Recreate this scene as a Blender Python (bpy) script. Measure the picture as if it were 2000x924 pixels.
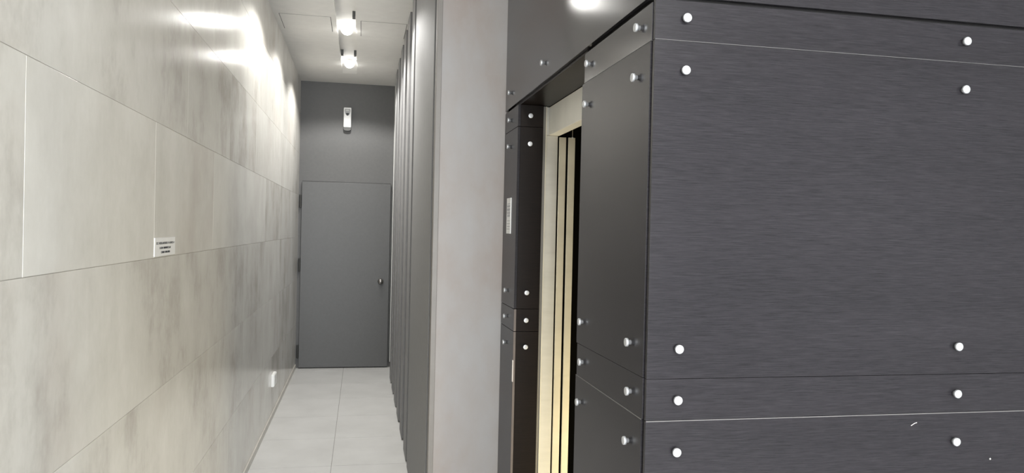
import bpy, bmesh, math, random
from mathutils import Vector, Matrix
random.seed(7)
S = bpy.context.scene
COL = S.collection
for o in list(bpy.data.objects):
    bpy.data.objects.remove(o)

# ------------------------------------------------------------------ camera
cd = bpy.data.cameras.new('camera')
cam = bpy.data.objects.new('camera', cd); COL.objects.link(cam)
cd.sensor_fit = 'HORIZONTAL'; cd.sensor_width = 36.0
cd.lens = 36.0 * 1468.5 / 2000.0
cd.clip_start = 0.02
yw, pt, rl = math.radians(11.3651), math.radians(-0.4361), math.radians(1.3071)
fwd = Vector((math.sin(yw)*math.cos(pt), math.cos(yw)*math.cos(pt), math.sin(pt)))
rt = Vector((math.cos(yw), -math.sin(yw), 0)); up = rt.cross(fwd)
rt2 = rt*math.cos(rl) + up*math.sin(rl); up2 = -rt*math.sin(rl) + up*math.cos(rl)
m = Matrix((rt2, up2, -fwd)).transposed().to_4x4(); m.translation = (0, 0, 1.7)
cam.matrix_world = m
S.camera = cam

# ------------------------------------------------------------------ world, big lights, exposure
S.view_settings.view_transform = 'Standard'
S.view_settings.look = 'None'
S.view_settings.gamma = 1.0
S.view_settings.use_curve_mapping = False
S.view_settings.exposure = 1.0
w = bpy.data.worlds.new('world'); S.world = w; w.use_nodes = True
w.node_tree.nodes['Background'].inputs[0].default_value = (0.80, 0.88, 1.0, 1)
w.node_tree.nodes['Background'].inputs[1].default_value = 0.25

DAY_POWER = 215.0      # unseen area light added behind the camera as daylight
LOBBY_FILL_POWER = 42.0     # unseen fill lights added over the lobby, brightening the left wall
SPOT_POWER = 13.5      # corridor spotlights

WARM_FILL_POWER = 11.0       # added warm fill light in the lift shaft

def area(name, loc, rot, sx, sy, power, color):
    l = bpy.data.lights.new(name, 'AREA'); l.shape = 'RECTANGLE'; l.size = sx; l.size_y = sy
    l.energy = power; l.color = color
    o = bpy.data.objects.new(name, l); COL.objects.link(o); o.location = loc; o.rotation_euler = rot
    return o
R90 = math.pi/2
area('rear_daylight_fill', (0.55, -3.45, 1.45), (R90, 0, 0), 1.9, 2.3, DAY_POWER, (0.93, 0.97, 1.0))
for i, (lx, ly) in enumerate(((0.15, -0.5), (0.15, -1.9), (1.7, -2.4))):
    area('lobby_fill', (lx, ly, 3.40), (0, 0, 0), 0.25, 0.25, LOBBY_FILL_POWER, (1.0, 0.985, 0.96))

# ------------------------------------------------------------------ materials
def mat(name):
    m = bpy.data.materials.new(name); m.use_nodes = True
    nt = m.node_tree
    return m, nt, nt.nodes['Principled BSDF']
def N(nt, t, **kw):
    n = nt.nodes.new(t)
    for k, v in kw.items(): setattr(n, k, v)
    return n
def noise_col(nt, bsdf, c1, c2, scale=(1, 1, 1), nscale=5.0, detail=4.0, lo=0.3, hi=0.7, bump=0.0, rough=0.6):
    """colour between c1 and c2 by a noise in world space; optional bump from the same noise"""
    g = N(nt, 'ShaderNodeNewGeometry'); mp = N(nt, 'ShaderNodeMapping')
    mp.inputs['Scale'].default_value = scale
    nz = N(nt, 'ShaderNodeTexNoise'); nz.inputs['Scale'].default_value = nscale
    nz.inputs['Detail'].default_value = detail; nz.inputs['Roughness'].default_value = rough
    cr = N(nt, 'ShaderNodeValToRGB')
    cr.color_ramp.elements[0].position = lo; cr.color_ramp.elements[0].color = (*c1, 1)
    cr.color_ramp.elements[1].position = hi; cr.color_ramp.elements[1].color = (*c2, 1)
    nt.links.new(g.outputs['Position'], mp.inputs[0]); nt.links.new(mp.outputs[0], nz.inputs['Vector'])
    nt.links.new(nz.outputs['Fac'], cr.inputs[0]); nt.links.new(cr.outputs[0], bsdf.inputs['Base Color'])
    if bump:
        b = N(nt, 'ShaderNodeBump'); b.inputs['Strength'].default_value = bump; b.inputs['Distance'].default_value = 0.002
        nt.links.new(nz.outputs['Fac'], b.inputs['Height']); nt.links.new(b.outputs[0], bsdf.inputs['Normal'])
    return cr, nz
def simple(name, c, rough=0.5, metal=0.0, vary=0.12, nscale=8.0, scale=(1, 1, 1), bump=0.0, spec=0.5):
    m, nt, b = mat(name)
    noise_col(nt, b, tuple(x*(1-vary) for x in c), tuple(min(1, x*(1+vary)) for x in c), scale, nscale, bump=bump)
    b.inputs['Roughness'].default_value = rough; b.inputs['Metallic'].default_value = metal
    b.inputs['Specular IOR Level'].default_value = spec
    return m
def glow(name, c, s):
    m, nt, b = mat(name)
    b.inputs['Base Color'].default_value = (1, 1, 1, 1)
    b.inputs['Emission Color'].default_value = (*c, 1); b.inputs['Emission Strength'].default_value = s
    return m

M = {}
# --- cement-look wall tile: per tile tone, cloudy stains and vertical streaks
def tile_mat():
    m, nt, b = mat('cement_tile')
    g = N(nt, 'ShaderNodeNewGeometry'); at = N(nt, 'ShaderNodeAttribute'); at.attribute_name = 'tone'
    sep = N(nt, 'ShaderNodeSeparateColor'); nt.links.new(at.outputs['Color'], sep.inputs[0])
    off = N(nt, 'ShaderNodeVectorMath', operation='MULTIPLY_ADD')
    nt.links.new(at.outputs['Color'], off.inputs[0]); off.inputs[1].default_value = (7, 13, 9)
    nt.links.new(g.outputs['Position'], off.inputs[2])
    def nz(scale, s, d, r=0.6):
        mp = N(nt, 'ShaderNodeMapping'); mp.inputs['Scale'].default_value = scale
        n = N(nt, 'ShaderNodeTexNoise'); n.inputs['Scale'].default_value = s; n.inputs['Detail'].default_value = d; n.inputs['Roughness'].default_value = r
        nt.links.new(off.outputs[0], mp.inputs[0]); nt.links.new(mp.outputs[0], n.inputs['Vector'])
        return n
    cloud = nz((1, 1, 0.8), 2.6, 6); streak = nz((1, 1, 0.10), 5.0, 5, 0.7); fine = nz((1, 1, 0.6), 45, 4)
    cr = N(nt, 'ShaderNodeValToRGB'); e = cr.color_ramp.elements
    e[0].position = 0.30; e[0].color = (0.40, 0.375, 0.335, 1)
    e[1].position = 0.68; e[1].color = (0.665, 0.65, 0.605, 1)
    x = e.new(0.46); x.color = (0.565, 0.548, 0.502, 1)
    a1 = N(nt, 'ShaderNodeMath', operation='MULTIPLY_ADD'); a1.inputs[1].default_value = 0.76
    a2 = N(nt, 'ShaderNodeMath', operation='MULTIPLY_ADD'); a2.inputs[1].default_value = 0.12
    a3 = N(nt, 'ShaderNodeMath', operation='MULTIPLY_ADD'); a3.inputs[1].default_value = 0.16
    a4 = N(nt, 'ShaderNodeMath', operation='MULTIPLY'); a4.inputs[1].default_value = 0.22
    nt.links.new(streak.outputs['Fac'], a4.inputs[0])
    nt.links.new(cloud.outputs['Fac'], a1.inputs[0]); nt.links.new(a4.outputs[0], a1.inputs[2])
    nt.links.new(fine.outputs['Fac'], a2.inputs[0]); nt.links.new(a1.outputs[0], a2.inputs[2])
    nt.links.new(sep.outputs[0], a3.inputs[0]); nt.links.new(a2.outputs[0], a3.inputs[2])
    sub = N(nt, 'ShaderNodeMath', operation='SUBTRACT'); sub.inputs[1].default_value = 0.11
    nt.links.new(a3.outputs[0], sub.inputs[0]); nt.links.new(sub.outputs[0], cr.inputs[0])
    # faint rusty patches
    rust = nz((1, 1, 1), 1.1, 5); rr = N(nt, 'ShaderNodeValToRGB')
    rr.color_ramp.elements[0].position = 0.56; rr.color_ramp.elements[0].color = (0, 0, 0, 1)
    rr.color_ramp.elements[1].position = 0.75; rr.color_ramp.elements[1].color = (0.35, 0.35, 0.35, 1)
    nt.links.new(rust.outputs['Fac'], rr.inputs[0])
    mx = N(nt, 'ShaderNodeMix', data_type='RGBA'); nt.links.new(rr.outputs[0], mx.inputs['Factor'])
    nt.links.new(cr.outputs[0], mx.inputs['A']); mx.inputs['B'].default_value = (0.42, 0.345, 0.285, 1)
    nt.links.new(mx.outputs['Result'], b.inputs['Base Color'])
    b.inputs['Roughness'].default_value = 0.19
    b.inputs['Specular IOR Level'].default_value = 0.5
    return m
M['tile'] = tile_mat()
M['skirting'] = simple('skirting_tile', (0.52, 0.50, 0.455), 0.4)
M['grout'] = simple('grout', (0.40, 0.38, 0.34), 0.8)
# --- dark wood laminate with fine horizontal grain
def laminate(name='dark_laminate', rough=0.25, lo=(0.0105, 0.0100, 0.0115), hi=(0.028, 0.0262, 0.030), spec=0.20, bump=0.10):
    m, nt, b = mat(name)
    g = N(nt, 'ShaderNodeNewGeometry')
    def nz(scale, s, d, r=0.6):
        mp = N(nt, 'ShaderNodeMapping'); mp.inputs['Scale'].default_value = scale
        n = N(nt, 'ShaderNodeTexNoise'); n.inputs['Scale'].default_value = s; n.inputs['Detail'].default_value = d; n.inputs['Roughness'].default_value = r
        nt.links.new(g.outputs['Position'], mp.inputs[0]); nt.links.new(mp.outputs[0], n.inputs['Vector'])
        return n
    line = nz((16, 16, 700), 1.0, 4, 0.75); band = nz((0.6, 0.6, 7), 1.0, 4)
    a = N(nt, 'ShaderNodeMath', operation='MULTIPLY_ADD'); a.inputs[1].default_value = 0.84
    c = N(nt, 'ShaderNodeMath', operation='MULTIPLY'); c.inputs[1].default_value = 0.16
    nt.links.new(band.outputs['Fac'], c.inputs[0]); nt.links.new(line.outputs['Fac'], a.inputs[0]); nt.links.new(c.outputs[0], a.inputs[2])
    cr = N(nt, 'ShaderNodeValToRGB'); e = cr.color_ramp.elements
    e[0].position = 0.36; e[0].color = (*lo, 1)
    e[1].position = 0.68; e[1].color = (*hi, 1)
    nt.links.new(a.outputs[0], cr.inputs[0]); nt.links.new(cr.outputs[0], b.inputs['Base Color'])
    b.inputs['Roughness'].default_value = rough
    b.inputs['Specular IOR Level'].default_value = spec
    bp = N(nt, 'ShaderNodeBump'); bp.inputs['Strength'].default_value = bump; bp.inputs['Distance'].default_value = 0.001
    nt.links.new(line.outputs['Fac'], bp.inputs['Height']); nt.links.new(bp.outputs[0], b.inputs['Normal'])
    return m
M['laminate'] = laminate()
M['gloss'] = laminate('glossy_laminate', 0.165, spec=0.9, bump=0.02)
M['shaded_brown'] = laminate('shaded_brown_laminate', 0.34, (0.006, 0.005, 0.0045), (0.014, 0.0100, 0.0085), 0.12)  # darker laminate for cheek and soffit, niche shade put into its colour
M['edge'] = simple('lit_laminate_edge', (0.16, 0.155, 0.155), 0.5)
M['core'] = simple('panel_core', (0.012, 0.011, 0.011), 0.9)
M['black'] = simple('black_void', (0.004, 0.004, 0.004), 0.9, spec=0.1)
M['steel'] = simple('bolt_steel', (0.50, 0.51, 0.525), 0.42, 0.6, vary=0.05, nscale=60)
M['frame_steel'] = simple('frame_steel', (0.56, 0.55, 0.51), 0.40, 0.25, vary=0.05, nscale=5, scale=(1, 1, 6))
M['lit_header_steel'] = simple('lit_header_steel', (0.86, 0.835, 0.76), 0.45, 0.1, vary=0.04)  # frame steel again, lightened in colour to offset the soffit's shade
M['board_edge'] = simple('board_edge', (0.085, 0.068, 0.060), 0.5)
M['shaded_frame_steel'] = simple('shaded_frame_steel', (0.20, 0.19, 0.17), 0.45, 0.6, vary=0.05)  # frame steel darkened, shade of the niche put into its colour
M['leaf'] = simple('leaf_steel', (0.64, 0.60, 0.49), 0.42, 0.25, vary=0.06, nscale=4, scale=(1, 1, 3))
M['grey_paint'] = simple('grey_paint', (0.084, 0.083, 0.082), 0.55, vary=0.05, nscale=30, bump=0.05)
M['door_grey'] = simple('door_grey', (0.070, 0.0695, 0.069), 0.45, vary=0.05, nscale=40, bump=0.05)
M['dark_gap'] = simple('dark_gap', (0.02, 0.02, 0.02), 0.7)
M['hinge'] = simple('hinge_metal', (0.05, 0.05, 0.048), 0.45, 0.5)
M['ceiling'] = simple('ceiling_paint', (0.66, 0.65, 0.625), 0.75, vary=0.03, nscale=12, bump=0.05)
M['white'] = simple('white_plastic', (0.80, 0.80, 0.79), 0.4, vary=0.03)
M['white_paint'] = simple('white_paint', (0.72, 0.72, 0.70), 0.5, vary=0.03)
M['grey_plastic'] = simple('grey_plastic', (0.30, 0.30, 0.30), 0.3, vary=0.05)
M['slat'] = simple('slat_grey', (0.180, 0.179, 0.179), 0.6, vary=0.05, nscale=20, spec=0.3)
M['recess'] = simple('recess_grey', (0.17, 0.165, 0.16), 0.6, vary=0.05)
M['trim'] = simple('trim_metal', (0.15, 0.138, 0.125), 0.5, 0.0, vary=0.06)
M['ink'] = simple('ink', (0.015, 0.017, 0.02), 0.6)
M['grey_ink'] = simple('grey_ink', (0.30, 0.30, 0.31), 0.6)
M['label'] = simple('label_white', (0.76, 0.76, 0.75), 0.35, vary=0.03)
M['knob'] = simple('knob_metal', (0.22, 0.21, 0.20), 0.25, 0.9)
M['scratch'] = simple('scratch_light', (0.55, 0.52, 0.50), 0.6)
M['lens'] = glow('lamp_lens', (1.0, 0.98, 0.94), 26.0)
M['lobby_wall'] = simple('lobby_wall', (0.28, 0.28, 0.28), 0.6)
def plaster():
    m, nt, b = mat('mottled_plaster')
    cr, nz = noise_col(nt, b, (0.220, 0.180, 0.157), (0.258, 0.250, 0.247), (1, 1, 0.5), 2.2, 7, 0.34, 0.66, bump=0.06)
    x = cr.color_ramp.elements.new(0.52); x.color = (0.245, 0.226, 0.215, 1)
    b.inputs['Roughness'].default_value = 0.6
    return m
M['plaster'] = plaster()
def floor_mat():
    m, nt, b = mat('floor_tile')
    noise_col(nt, b, (0.515, 0.51, 0.495), (0.585, 0.58, 0.565), (1, 1, 1), 3.0, 5)
    b.inputs['Roughness'].default_value = 0.32
    return m
M['floor'] = floor_mat()
M['floor_grout'] = simple('floor_grout', (0.27, 0.265, 0.25), 0.8)

# ------------------------------------------------------------------ mesh helpers
def add_box(bm, x0, x1, y0, y1, z0, z1, bev=0.0):
    r = bmesh.ops.create_cube(bm, size=1.0)
    vs = r['verts']
    for v in vs:
        v.co = Vector(((x0+x1)/2 + v.co.x*(x1-x0), (y0+y1)/2 + v.co.y*(y1-y0), (z0+z1)/2 + v.co.z*(z1-z0)))
    if bev:
        es = list({e for v in vs for e in v.link_edges})
        bmesh.ops.bevel(bm, geom=es, offset=bev, segments=2, affect='EDGES', profile=0.5)
def lathe(bm, prof, seg=24, mtx=Matrix()):
    """prof: (radius, height) pairs about local +Z, closed at radius 0"""
    rings = []
    for r, h in prof:
        if r < 1e-6:
            rings.append([bm.verts.new(mtx @ Vector((0, 0, h)))])
        else:
            rings.append([bm.verts.new(mtx @ Vector((r*math.cos(2*math.pi*k/seg), r*math.sin(2*math.pi*k/seg), h))) for k in range(seg)])
    for a, b in zip(rings, rings[1:]):
        for k in range(seg):
            k2 = (k+1) % seg
            if len(a) == 1 and len(b) == 1: continue
            if len(a) == 1: bm.faces.new((a[0], b[k], b[k2]))
            elif len(b) == 1: bm.faces.new((a[k], a[k2], b[0]))
            else: bm.faces.new((a[k], a[k2], b[k2], b[k]))
def obj(name, bm, material, parent=None, smooth=False, loc=None, rotz=0.0):
    bmesh.ops.recalc_face_normals(bm, faces=bm.faces[:])
    me = bpy.data.meshes.new(name); bm.to_mesh(me); bm.free()
    me.materials.append(material)
    if smooth:
        for p in me.polygons: p.use_smooth = True
    o = bpy.data.objects.new(name, me); COL.objects.link(o)
    if parent: o.parent = parent
    if loc is not None: o.location = loc
    if rotz: o.rotation_euler = (0, 0, rotz)
    return o
def boxo(name, b, material, parent=None, bev=0.0):
    """box given in world coordinates; stored relative to the parent's location"""
    o = Vector(parent.location) if parent else Vector((0, 0, 0))
    bm = bmesh.new(); add_box(bm, b[0]-o.x, b[1]-o.x, b[2]-o.y, b[3]-o.y, b[4]-o.z, b[5]-o.z, bev)
    return obj(name, bm, material, parent)
def tag(o, label, cat, group=None):
    o['label'] = label; o['category'] = cat
    if group: o['group'] = group
    return o
def thing(name, loc, label, cat, group=None):
    o = bpy.data.objects.new(name, None); COL.objects.link(o); o.location = loc; o.empty_display_size = 0.1
    return tag(o, label, cat, group)
def struct(o, label=None):
    o['kind'] = 'structure'
    if label: o['label'] = label
    return o

# ------------------------------------------------------------------ dimensions
XL, XR, XF = -0.7365, 0.702, 0.351      # left wall, cladding plane, slat plane
YE, YF, YP = 9.305, 1.764, 3.7315       # end wall, cladding front, pillar front
ZC = 3.4326                             # ceiling
ZB, Z1, Z2, Z3 = 2.2886, 2.184, 1.3378, 1.2332   # joints of the cladding
NY0, NY1 = 2.375, 3.41                  # lift niche
YB, XE = -3.6, 3.4                      # lobby end, lobby right wall

# ------------------------------------------------------------------ floor
bm = bmesh.new()
ys = []; y = 5.47 - 0.72*13
while y < YE + 0.72: ys.append(y); y += 0.72
xs = [-0.172 + 0.72*k for k in range(-1, 6)]
g = 0.0022
for i in range(len(ys)-1):
    for j in range(len(xs)-1):
        x0, x1 = max(xs[j], XL-0.05), min(xs[j+1], XE+0.05); y0, y1 = max(ys[i], YB-0.05), min(ys[i+1], YE+0.05)
        if x1-x0 > 0.02 and y1-y0 > 0.02:
            add_box(bm, x0+g, x1-g, y0+g, y1-g, -0.012, 0.0)
fl = struct(obj('floor', bm, M['floor']))
gr = boxo('grout_bed', (XL-0.05, XE+0.05, YB-0.05, YE+0.05, -0.08, -0.0012), M['floor_grout'], fl)

# ------------------------------------------------------------------ ceiling with the lamp channel
CX0, CX1, CY1, CT = -0.24, -0.080, 8.70, 0.045
bm = bmesh.new()
add_box(bm, XL-0.05, CX0, YB-0.05, YE+0.05, ZC, ZC+0.25)
add_box(bm, CX1, XE+0.05, YB-0.05, YE+0.05, ZC, ZC+0.25)
add_box(bm, CX0, CX1, CY1, YE+0.05, ZC, ZC+0.25)
add_box(bm, CX0, CX1, YB-0.05, CY1, ZC+CT, ZC+0.25)
rv = [bm.verts.new((x, yy, zz)) for x in (CX0, CX1) for yy, zz in ((8.38, ZC+CT), (CY1+0.001, ZC), (CY1+0.001, ZC+CT))]   # the channel runs out in a ramp
for q in ((0, 1, 4, 3), (1, 2, 5, 4), (2, 0, 3, 5), (0, 2, 1), (3, 4, 5)): bm.faces.new([rv[k] for k in q])
struct(obj('ceiling', bm, M['ceiling']))

# ------------------------------------------------------------------ left wall: large tiles with open joints
rows = [(0.05, 0.5521, [0.9, 4.62, 5.70, 6.78, 7.86, 8.94]),
        (0.5521, 1.0733, [0.9, 5.128, 6.21, 7.29, 8.37]),
        (1.0733, 1.5704, [1.4, 5.11, 6.19, 7.27, 8.35]),
        (1.5704, 2.0661, [0.77, 1.854, 2.934, 4.042, 5.084, 6.15, 7.22, 8.29]),
        (2.0661, 2.5551, [0.2, 1.28, 3.435, 4.483, 5.55, 6.62, 7.30, 8.38]),
        (2.5551, 3.050, [0.74, 1.82, 2.90, 3.977, 5.06, 6.14, 7.22, 8.30]),
        (3.050, ZC+0.02, [1.28, 2.36, 3.44, 4.52, 5.60, 6.68, 7.76, 8.84])]
bm = bmesh.new(); tones = []
rnd = random.Random(11)
for z0, z1, vs in rows:
    e = [YB, -2.4, -1.3, -0.3] + vs + [YE]
    for a, b in zip(e, e[1:]):
        n0 = len(bm.faces)
        add_box(bm, XL-0.012, XL, a+0.0009, b-0.0009, z0+0.0009, z1-0.0009, 0.0004)
        t = rnd.random()
        if z0 > 1.5 and z0 < 1.6 and abs(b-1.854) < 0.01: t = -0.25
        if z0 > 1.5 and z0 < 1.6 and abs(a-1.854) < 0.01: t = 0.85
        tones += [(t, rnd.random(), rnd.random(), 1)] * (len(bm.faces)-n0)
wl = obj('wall_left', bm, M['tile'])
at = wl.data.attributes.new('tone', 'FLOAT_COLOR', 'FACE')
for i, t in enumerate(tones): at.data[i].color = t
struct(wl)
boxo('grout_bed', (XL-0.15, XL-0.0015, YB, YE, 0, ZC+0.02), M['grout'], wl)
struct(boxo('baseboard_left', (XL-0.012, XL+0.009, YB, YE-0.03, 0.0, 0.0495), M['skirting'], bev=0.001))

# ------------------------------------------------------------------ end wall, door
struct(boxo('wall_end', (XL-0.15, 0.60, YE, YE+0.15, 0, ZC+0.02), M['grey_paint']))
struct(boxo('trim_1', (0.3725, 0.42, YE-0.055, YE+0.001, 0.07, ZC), M['white_paint'], bev=0.002))
dr = bpy.data.objects.new('door_1', None); COL.objects.link(dr); dr.location = (-0.18, YE, 0); struct(dr)
boxo('door_leaf', (-0.698, 0.346, YE-0.045, YE-0.004, 0.012, 2.232), M['door_grey'], dr, 0.002)
boxo('door_seal', (-0.697, 0.345, YE-0.012, YE, 0.0, 2.240), M['dark_gap'], dr)
boxo('jamb_shade_strip', (0.349, 0.3715, YE-0.020, YE, 0.07, 2.15), M['hinge'], dr, 0.002)  # dark strip standing in for the shade beside the proud leaf
for zz in (1.995, 1.235, 0.20):
    bm = bmesh.new()
    lathe(bm, [(0, -0.08), (0.010, -0.08), (0.012, -0.075), (0.012, 0.075), (0.010, 0.08), (0, 0.08)], 12,
          Matrix.Translation((-0.712+0.18, -0.036, zz)))
    add_box(bm, -0.726+0.18, -0.700+0.18, -0.030, -0.001, zz-0.075, zz+0.075, 0.001)
    obj('hinge', bm, M['hinge'], dr)
kn = bmesh.new()
KM = Matrix.Translation((0.245+0.18, -0.045, 1.05)) @ Matrix.Rotation(math.pi/2, 4, 'X')
lathe(kn, [(0, 0), (0.034, 0), (0.034, 0.005), (0.030, 0.010), (0.013, 0.014), (0.012, 0.030), (0.020, 0.036), (0.031, 0.046), (0.034, 0.058), (0.030, 0.070), (0.018, 0.078), (0, 0.080)], 28, KM)
obj('door_knob', kn, M['knob'], dr, True)

# ------------------------------------------------------------------ right side of the corridor: recess wall, pillar, lift core
struct(boxo('wall_right', (0.425, 0.60, YP+0.36, YE, 0, ZC+0.02), M['recess']))
struct(boxo('wall_pillar', (XF+0.002, XR+0.018, YP, YP+0.055, 0, ZC+0.02), M['plaster'], bev=0.002))
boxo_p = boxo('pillar_body', (XF+0.09, XR+0.018, YP+0.055, YP+0.36, 0, ZC+0.02), M['dark_gap'], bpy.data.objects['wall_pillar'])
struct(boxo('trim_2', (XF-0.002, XF+0.024, YP-0.005, YP+0.055, 0.0, ZC), M['trim'], bev=0.002))
# solid cores behind the cladding and the dark shaft beyond the lift opening
bm = bmesh.new()
add_box(bm, XR+0.024, XE, YF+0.024, NY0-0.012, 0, ZC+0.02)          # near core
add_box(bm, XR+0.024, XR+0.10, NY0-0.02, YP, ZB+0.014, ZC+0.02)      # over the opening
add_box(bm, XR+0.022, 0.826, NY1+0.014, YP-0.001, 0, ZB+0.012)       # far core
struct(obj('wall_core', bm, M['core']))
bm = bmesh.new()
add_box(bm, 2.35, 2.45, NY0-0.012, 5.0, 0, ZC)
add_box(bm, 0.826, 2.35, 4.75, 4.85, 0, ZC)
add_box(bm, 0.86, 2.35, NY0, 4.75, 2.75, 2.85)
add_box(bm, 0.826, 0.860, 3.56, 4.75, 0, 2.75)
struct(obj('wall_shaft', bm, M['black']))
# unseen warm fill light added beyond the open leaves, to yellow them
cl = bpy.data.lights.new('warm_fill', 'AREA'); cl.shape = 'RECTANGLE'; cl.size = 0.25; cl.size_y = 0.7; cl.energy = WARM_FILL_POWER; cl.color = (1.0, 0.84, 0.52)
clo = bpy.data.objects.new('warm_fill', cl); COL.objects.link(clo); clo.location = (1.75, 2.55, 0.40)
clo.rotation_euler = Vector((-0.85, 0.95, 0.0)).to_track_quat('-Z', 'Z').to_euler()
# lobby behind the camera
struct(boxo('wall_lobby', (XE, XE+0.1, YB, YF+0.2, 0, ZC+0.02), M['lobby_wall']))
bm = bmesh.new()
add_box(bm, XL-0.1, -0.45, YB-0.12, YB, 0, ZC+0.02); add_box(bm, 1.55, XE+0.1, YB-0.12, YB, 0, ZC+0.02)
add_box(bm, -0.45, 1.55, YB-0.12, YB, 2.65, ZC+0.02); add_box(bm, -0.45, 1.55, YB-0.12, YB, 0, 0.25)
struct(obj('wall_back', bm, M['lobby_wall']))

# ------------------------------------------------------------------ bolts and cladding panels
def bolt_mesh():
    bm = bmesh.new()
    RM = Matrix.Rotation(math.pi/2, 4, 'X')         # +Z of the profile points along -Y
    lathe(bm, [(0, -0.002), (0.0062, -0.002), (0.0062, 0.0075), (0.0100, 0.0080), (0.0112, 0.0092), (0.0112, 0.0145), (0.0104, 0.0156), (0.0070, 0.0162), (0, 0.0164)], 28, RM)
    bmesh.ops.recalc_face_normals(bm, faces=bm.faces[:])
    me = bpy.data.meshes.new('standoff_bolt'); bm.to_mesh(me); bm.free(); me.materials.append(M['steel'])
    for p in me.polygons: p.use_smooth = len(p.vertices) == 4 and abs(p.normal.y) < 0.9
    return me
BOLT = bolt_mesh()
TH = 0.012
GRP = {'front': 'dark panels on the front of the lift block', 'side': 'dark panels beside the lift opening',
       'far': 'narrow dark panels beyond the lift opening', 'cheek': 'dark panels lining the far cheek of the lift opening'}
def panel(b, face, bolts, label, grp, edge=None, material='laminate'):
    """b = x0,x1,y0,y1,z0,z1 of the board; bolts = (along, z) on its face"""
    loc = ((b[0]+b[1])/2, (b[2]+b[3])/2, b[4])
    t = thing('cladding_panel', loc, label, 'wall panel', GRP[grp] if grp else None)
    boxo('board', b, M[material], t, 0.0006)
    if edge:                                        # pale cut edge along top or bottom, caught light put into its colour
        z0, z1 = (b[5]-0.0014, b[5]+0.0001) if edge == 'top' else (b[4]-0.0001, b[4]+0.0006)
        if face == 'x': boxo('lit_edge_band', (b[0]-0.0003, b[0]+0.004, b[2]+0.001, b[3]-0.001, z0, z1), M['edge'], t)
        else: boxo('lit_edge_band', (b[0]+0.001, b[1]-0.001, b[2]-0.0003, b[2]+0.004, z0, z1), M['edge'], t)
    for a, z in bolts:
        p = Vector((b[0], a, z)) if face == 'x' else Vector((a, b[2], z))
        o = bpy.data.objects.new('standoff_bolt', BOLT); COL.objects.link(o)
        o.parent = t; o.location = p - Vector(loc)
        o.rotation_euler = (0, 0, -R90 if face == 'x' else 0)
    return t
XB0, XB1 = 0.784, 1.592
FX0 = XR + 0.0025
hg = 0.0005; fg = 0.0011
front = [(ZB+0.006, ZC-0.004, [], 'wide dark laminate fascia above the black joint on the front of the lift block'),
         (Z1+hg, ZB-0.004, [2.239], 'shallow dark laminate board with two bolts under the top fascia, facing the viewer'),
         (Z2+hg, Z1-hg, [2.109, 1.414], 'largest dark laminate board with four bolts, facing the viewer at right'),
         (Z3+hg*1.6, Z2-hg, [1.286], 'shallow dark laminate board with two bolts below the largest board, facing the viewer'),
         (0.02, Z3-hg, [1.156], 'scratched dark laminate board lowest on the front of the lift block')]
for z0, z1, zs, lb in front:
    panel((FX0, XE-0.02, YF, YF+TH, z0, z1), 'y', [(x, z) for z in zs for x in (XB0, XB1)], lb, 'front', 'bottom' if abs(z0-Z1) < 0.01 else 'top' if abs(z1-Z3) < 0.01 else None)
SY0 = YF + TH + 0.0035
panel((XR, XR+TH, SY0, YP-0.002, ZB+0.010, ZC-0.004), 'x', [(2.921, 2.372), (3.599, 2.372)],
      'long glossy dark laminate fascia spanning above the lift opening, catching the lamp glare', None, None, 'gloss')
side = [(Z1+hg, ZB-0.009, 2.356, 0.0, [(1.862, 2.236), (2.300, 2.236)], 'shallow dark side board with two bolts right under the glossy fascia, near the lift opening'),
        (Z2+hg, Z1-hg, 2.378, 0.006, [(1.875, 2.109), (2.311, 2.109), (1.875, 1.414), (2.311, 1.414)], 'tall dark side board with four bolts to the right of the lift doors'),
        (Z3+hg*1.6, Z2-hg, 2.368, 0.004, [(1.865, 1.287), (2.300, 1.287)], 'shallow dark side board with two bolts under the tall board beside the lift doors'),
        (0.02, Z3-hg, 2.378, 0.009, [(1.875, 1.155), (2.318, 1.155)], 'lowest dark side board beside the lift doors, two bolts near its top')]
for z0, z1, y1, ins, bs, lb in side:
    panel((XR, XR+TH, SY0+ins, y1, z0, z1), 'x', bs, lb, 'side', 'bottom' if abs(z0-Z1) < 0.01 else 'top' if abs(z1-Z3) < 0.01 else None, 'gloss' if abs(z0-Z1) < 0.01 else 'laminate')
far = [(Z1+fg, ZB-0.003, 2.236, 'small narrow dark board with one bolt under the fascia by the grey pillar'),
       (Z2+fg, Z1-fg, None, 'tall narrow dark board carrying a white notice beside the grey pillar'),
       (Z3+fg, Z2-fg, 1.285, 'small narrow dark board with one bolt under the white notice board'),
       (0.02, Z3-fg, 1.158, 'lowest narrow dark board with a chipped edge beside the grey pillar')]
for z0, z1, zz, lb in far:
    bs = [(3.588, zz)] if zz else [(3.592, 2.108), (3.588, 1.411)]
    t = panel((XR, XR+TH, NY1, YP-0.003, z0, z1), 'x', bs, lb, 'far')
    if z1 < Z2: boxo('cut_edge', (XR+0.0008, XR+TH-0.0005, NY1-0.0004, NY1+0.003, z0+0.0005, z1-0.0005), M['board_edge'], t)
cheek = [(Z1+fg, ZB-0.003, [2.234], 'small dark inner board with one bolt high at the far side of the lift opening'),
         (Z2+fg, Z1-fg, [2.104, 1.414], 'tall dark inner board with two bolts at the far side of the lift opening'),
         (Z3+fg, Z2-fg, [1.286], 'small dark inner board with one bolt midway at the far side of the lift opening'),
         (0.02, Z3-fg, [1.162], 'lowest dark inner board at the far side of the lift opening')]
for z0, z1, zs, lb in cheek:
    panel((XR+TH+0.001, 0.822, NY1+0.002, NY1+0.002+TH, z0, z1), 'y', [(0.759, z) for z in zs], lb, 'cheek', None, 'shaded_brown')
t = thing('soffit_panel', (0.78, 2.9, ZB), 'dark board forming the underside above the lift opening', 'wall panel')
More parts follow.
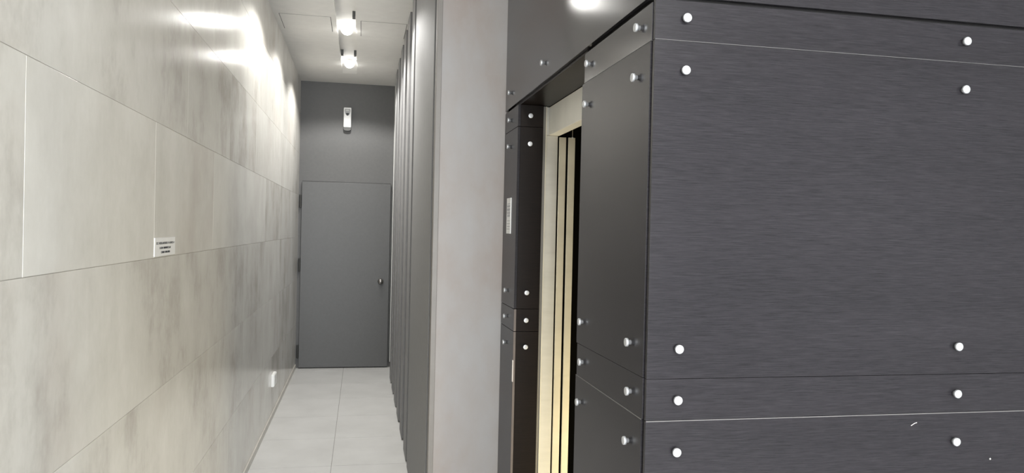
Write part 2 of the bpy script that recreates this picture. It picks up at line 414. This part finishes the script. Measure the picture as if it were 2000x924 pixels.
boxo('board', (XR+TH+0.001, 0.858, NY0-0.005, NY1+0.12, ZB-0.001, ZB+0.012), M['shaded_brown'], t, 0.0008)
# worn spots on the laminate
lowfront = [o for o in COL.objects if o.get('label', '').startswith('scratched dark')][0]
def scratch(parent, pts, wid, y):
    bm = bmesh.new(); off = parent.location
    for (x0, z0), (x1, z1) in zip(pts, pts[1:]):
        d = Vector((x1-x0, 0, z1-z0)); n = Vector((-d.z, 0, d.x)).normalized()*wid/2
        c = [Vector((x0, y, z0))+n, Vector((x0, y, z0))-n, Vector((x1, y, z1))-n, Vector((x1, y, z1))+n]
        vs = [bm.verts.new(p - off) for p in c] + [bm.verts.new(p - off + Vector((0, 0.0006, 0))) for p in c]
        for q in ((0, 1, 2, 3), (7, 6, 5, 4), (0, 4, 5, 1), (1, 5, 6, 2), (2, 6, 7, 3), (3, 7, 4, 0)): bm.faces.new([vs[k] for k in q])
    obj('scratch', bm, M['scratch'], parent)
scratch(lowfront, [(1.460, 1.2005), (1.470, 1.2065), (1.478, 1.2085)], 0.0014, YF-0.0004)
scratch(lowfront, [(1.7105, 1.1005), (1.7135, 1.103)], 0.004, YF-0.0004)
lowfar = [o for o in COL.objects if o.get('label', '').startswith('lowest narrow')][0]
boxo('worn_edge', (XR-0.0006, XR+0.003, NY1-0.0006, NY1+0.012, 1.00, 1.10), M['scratch'], lowfar)

# ------------------------------------------------------------------ lift door frame and doors
t = thing('elevator_doorway', (0.88, 2.9, 0), 'brushed steel lift doorway with open sliding leaves set back between the dark boards', 'lift door')
boxo('header', (0.860, 0.912, NY0, NY1+0.045, 2.154, ZB-0.002), M['lit_header_steel'], t, 0.0015)
boxo('jamb', (0.842, 0.903, NY1+0.035, NY1+0.12, 0.0, 2.153), M['frame_steel'], t, 0.0015)
boxo('jamb_head', (0.842, 0.8595, NY1+0.035, NY1+0.12, 2.1535, ZB-0.003), M['frame_steel'], t, 0.001)
boxo('jamb', (0.860, 0.912, NY0-0.010, NY0+0.03, 0.0, 2.153), M['frame_steel'], t, 0.0015)
boxo('architrave', (0.827, 0.8405, NY1+0.022, NY1+0.12, 0.0, ZB-0.003), M['shaded_frame_steel'], t, 0.001)
boxo('edge_bead', (0.8395, 0.8435, NY1+0.018, NY1+0.06, 0.0, ZB-0.003), M['leaf'], t, 0.0008)
boxo('track', (0.915, 1.02, NY0, NY1+0.9, 2.21, 2.30), M['core'], t)
boxo('sill', (0.860, 1.02, NY0+0.035, NY1+0.9, 0.0005, 0.012), M['frame_steel'], t, 0.001)
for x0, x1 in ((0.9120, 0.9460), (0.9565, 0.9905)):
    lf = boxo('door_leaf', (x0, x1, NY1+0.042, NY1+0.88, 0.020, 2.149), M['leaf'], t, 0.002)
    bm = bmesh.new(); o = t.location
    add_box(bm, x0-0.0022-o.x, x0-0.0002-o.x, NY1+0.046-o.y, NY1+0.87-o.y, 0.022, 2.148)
    obj('dark_gap_strip', bm, M['black'], lf)  # black strip painted in for the shade of the slots between leaves
    for nm, yy0, zz0, zz1 in (('guide_shoe', 0.10, 0.013, 0.024), ('hanger', 0.20, 2.145, 2.215)):
        bm = bmesh.new(); o = t.location
        add_box(bm, (x0+x1)/2-0.005-o.x, (x0+x1)/2+0.005-o.x, NY1+yy0-o.y, NY1+yy0+0.06-o.y, zz0-o.z, zz1-o.z)
        obj(nm, bm, M['core'], lf)
bm = bmesh.new()
lathe(bm, [(0, 0), (0.0014, 0), (0.0014, 0.065), (0, 0.065)], 8)
t = thing('hanging_cord', (0.972, NY1+0.028, 2.147), 'thin pale cord with a bead hanging over the lift door leaves', 'cord')
obj('cord', bm, M['leaf'], t)
bm = bmesh.new(); bmesh.ops.create_uvsphere(bm, u_segments=12, v_segments=8, radius=0.005)
obj('bead', bm, M['steel'], t, True)

# ------------------------------------------------------------------ notice on the far board, sign on the tiles, blank box
t = thing('notice', (XR, 3.576, 1.685), 'upright white notice with grey marks on the narrow dark board beside the pillar', 'sign')
boxo('plate', (XR-0.003, XR+0.0002, 3.527, 3.625, 1.686, 1.858), M['label'], t, 0.0006)
rk = random.Random(3); z = 1.834
bm = bmesh.new()
for rowz, hh in ((1.830, 0.004), (1.818, 0.010), (1.802, 0.012), (1.786, 0.014), (1.772, 0.010), (1.748, 0.003), (1.734, 0.003), (1.720, 0.003), (1.708, 0.003)):
    yy = 3.540
    while yy < 3.606:
        wd = rk.uniform(0.006, 0.016); add_box(bm, XR-0.0036-t.location.x, XR-0.0028-t.location.x, yy-t.location.y, min(yy+wd, 3.612)-t.location.y, rowz-hh/2-t.location.z, rowz+hh/2-t.location.z); yy += wd+rk.uniform(0.003, 0.008)
obj('print', bm, M['grey_ink'], t)

t = thing('wall_sign', (XL, 3.09, 1.575), 'small white sign with three dark lines of lettering on the tiled wall', 'sign')
boxo('plate', (XL-0.0005, XL+0.0022, 2.938, 3.243, 1.575, 1.644), M['label'], t, 0.0004)
def letter_line(y0, y1, zc, h):
    bm = bmesh.new(); y = y0; o = t.location
    while y < y1 - 0.003:
        wd = min(rk.uniform(0.0065, 0.0095), y1-y); k = rk.randrange(4)
        X0, X1 = XL+0.0020-o.x, XL+0.0027-o.x
        B = lambda a, b, c, d: add_box(bm, X0, X1, y+a*wd-o.y, y+b*wd-o.y, zc-h/2+c*h-o.z, zc-h/2+d*h-o.z)
        B(0, 0.34, 0, 1)
        if k in (0, 1): B(0.66, 1, 0, 1)
        if k in (0, 2): B(0.3, 1, 0.78, 1)
        if k in (1, 3): B(0.3, 1, 0.38, 0.62)
        if k in (2, 3): B(0.3, 1, 0, 0.22)
        y += wd + (0.0085 if rk.random() < 0.14 else 0.0022)
    obj('lettering', bm, M['ink'], t)
letter_line(2.957, 3.226, 1.6235, 0.0075)
letter_line(3.005, 3.180, 1.6055, 0.0075)
letter_line(3.027, 3.160, 1.5890, 0.0075)

t = thing('socket_box', (XL, 6.88, 0.29), 'small white blank electrical box low on the tiled wall', 'socket')
boxo('box', (XL-0.0005, XL+0.024, 6.79, 6.97, 0.295, 0.400), M['white'], t, 0.004)
boxo('cover', (XL+0.0238, XL+0.028, 6.795, 6.965, 0.300, 0.395), M['white_paint'], t, 0.002)

# ------------------------------------------------------------------ air freshener above the door
t = thing('air_freshener', (-0.187, YE, 2.853), 'white wall mounted air freshener dispenser high above the grey door', 'dispenser')
bm = bmesh.new(); add_box(bm, -0.045, 0.045, -0.070, 0.0, 0.042, 0.280, 0.010)
obj('body', bm, M['white'], t, False)
bm = bmesh.new()
pr = [(-0.032, 0.262), (0.032, 0.262), (0.034, 0.235), (0.028, 0.205), (0.014, 0.185), (0.0, 0.178), (-0.014, 0.185), (-0.028, 0.205), (-0.034, 0.235)]
f = bm.faces.new([bm.verts.new((x, -0.0735, z)) for x, z in pr])
r = bmesh.ops.extrude_face_region(bm, geom=[f]); bmesh.ops.translate(bm, verts=[v for v in r['geom'] if isinstance(v, bmesh.types.BMVert)], vec=(0, 0.005, 0))
obj('window', bm, M['grey_plastic'], t)
bm = bmesh.new()
f = bm.faces.new([bm.verts.new((x, -0.0765, z)) for x, z in ((-0.018, 0.212), (0.018, 0.212), (0.016, 0.196), (0.0, 0.180), (-0.016, 0.196))])
r = bmesh.ops.extrude_face_region(bm, geom=[f]); bmesh.ops.translate(bm, verts=[v for v in r['geom'] if isinstance(v, bmesh.types.BMVert)], vec=(0, 0.005, 0))
obj('nozzle', bm, M['ink'], t)
bm = bmesh.new()
lathe(bm, [(0, 0.250-0.014), (0.022, 0.250-0.014), (0.026, 0.242), (0.022, 0.250), (0, 0.252)], 20, Matrix.Translation((0, -0.066, 0)))
obj('button', bm, M['white_paint'], t, True)
bm = bmesh.new()
pr = [(-0.045, 0.043), (0.045, 0.043), (0.043, 0.018), (0.030, 0.004), (0.0, 0.0), (-0.030, 0.004), (-0.043, 0.018)]
f = bm.faces.new([bm.verts.new((x, -0.066, z)) for x, z in pr])
r = bmesh.ops.extrude_face_region(bm, geom=[f]); bmesh.ops.translate(bm, verts=[v for v in r['geom'] if isinstance(v, bmesh.types.BMVert)], vec=(0, 0.066, 0))
obj('base', bm, M['hinge'], t)

# ------------------------------------------------------------------ slats along the right of the corridor
t = thing('grey_panel', (XF+0.03, 4.6, 0), 'flat grey upright panel between the plaster pillar and the slats', 'wall panel')
boxo('board', (XF, XF+0.03, YP+0.165, 5.345, 0.012, ZC-0.002), M['slat'], t, 0.002)
boxo('batten', (XF+0.03, XF+0.073, YP+0.38, 5.30, 0.012, ZC-0.002), M['recess'], t)
ORD = ['nearest', 'second', 'third', 'fourth', 'fifth', 'last']
for k, y0 in enumerate((5.50, 6.07, 6.63, 7.18, 7.75, 8.30)):
    lb = {0: 'grey upright slat nearest the flat grey panel', 5: 'grey upright slat farthest along the corridor, nearest the grey door'}.get(k, ORD[k] + ' grey upright slat counting from the flat grey panel')
    t = thing('upright_slat', (XF+0.03, y0+0.14, 0), lb, 'slat', 'grey slats along the right of the corridor')
    boxo('board', (XF, XF+0.028, y0, y0+0.28, 0.012, ZC-0.002), M['slat'], t, 0.002)
    boxo('batten', (XF+0.028, XF+0.073, y0+0.08, y0+0.20, 0.012, ZC-0.002), M['recess'], t)

# ------------------------------------------------------------------ ceiling hatches and spotlights
for (x0, x1, y0, y1), lb in (((-0.690, -0.286, 6.41, 6.88), 'flush ceiling access hatch left of the lamps, beside the tiled wall'),
                             ((-0.034, 0.345, 6.46, 6.96), 'flush ceiling access hatch right of the lamps, beside the slats')):
    t = thing('access_hatch', ((x0+x1)/2, (y0+y1)/2, ZC), lb, 'hatch', 'ceiling access hatches')
    boxo('dark_gap_strip', (x0-0.005, x1+0.005, y0-0.004, y1+0.004, ZC-0.0008, ZC+0.001), M['hinge'], t)
    boxo('hatch_door', (x0, x1, y0, y1, ZC-0.0016, ZC), M['ceiling'], t)
def spotlight(y, lb, blocks=(1, 1)):
    t = thing('ceiling_spotlight', (-0.158, y, ZC), lb, 'lamp', 'spotlights in the ceiling channel')
    bm = bmesh.new()
    lathe(bm, [(0, CT), (0.068, CT), (0.068, 0.026), (0.064, 0.022), (0.050, 0.022), (0, 0.022)], 28)
    obj('housing', bm, M['white_paint'], t, False)
    bm = bmesh.new(); R_ = 0.054; zc_ = 0.018
    lathe(bm, [(0.050, 0.034)] + [(R_*math.cos(a_), zc_+R_*math.sin(a_)) for a_ in [math.radians(d) for d in range(0, -90, -15)]] + [(0, zc_-R_)], 28)
    obj('lens', bm, M['lens'], t, True)
    for s, use in zip((-1, 1), blocks):
        if use:
            bm = bmesh.new(); add_box(bm, 0.064*s-0.012, 0.064*s+0.012, -0.48, -0.40, -0.0015, CT, 0.001)
            obj('dark_block', bm, M['hinge'], t)  # small dark block in the channel, on the viewer's side of the lens
    l = bpy.data.lights.new('spot_beam', 'SPOT'); l.energy = SPOT_POWER*4; l.color = (1.0, 0.985, 0.955)
    l.spot_size = math.radians(146); l.spot_blend = 0.30; l.shadow_soft_size = 0.04
    lo = bpy.data.objects.new('spot_beam', l); COL.objects.link(lo); lo.parent = t; lo.location = (0, 0, -0.055)
spotlight(8.22, 'glowing round ceiling spotlight nearest the grey door')
spotlight(6.82, 'glowing round ceiling spotlight between the two access hatches', (0, 1))
spotlight(5.48, 'ceiling spotlight over the corridor mouth, just above the view')
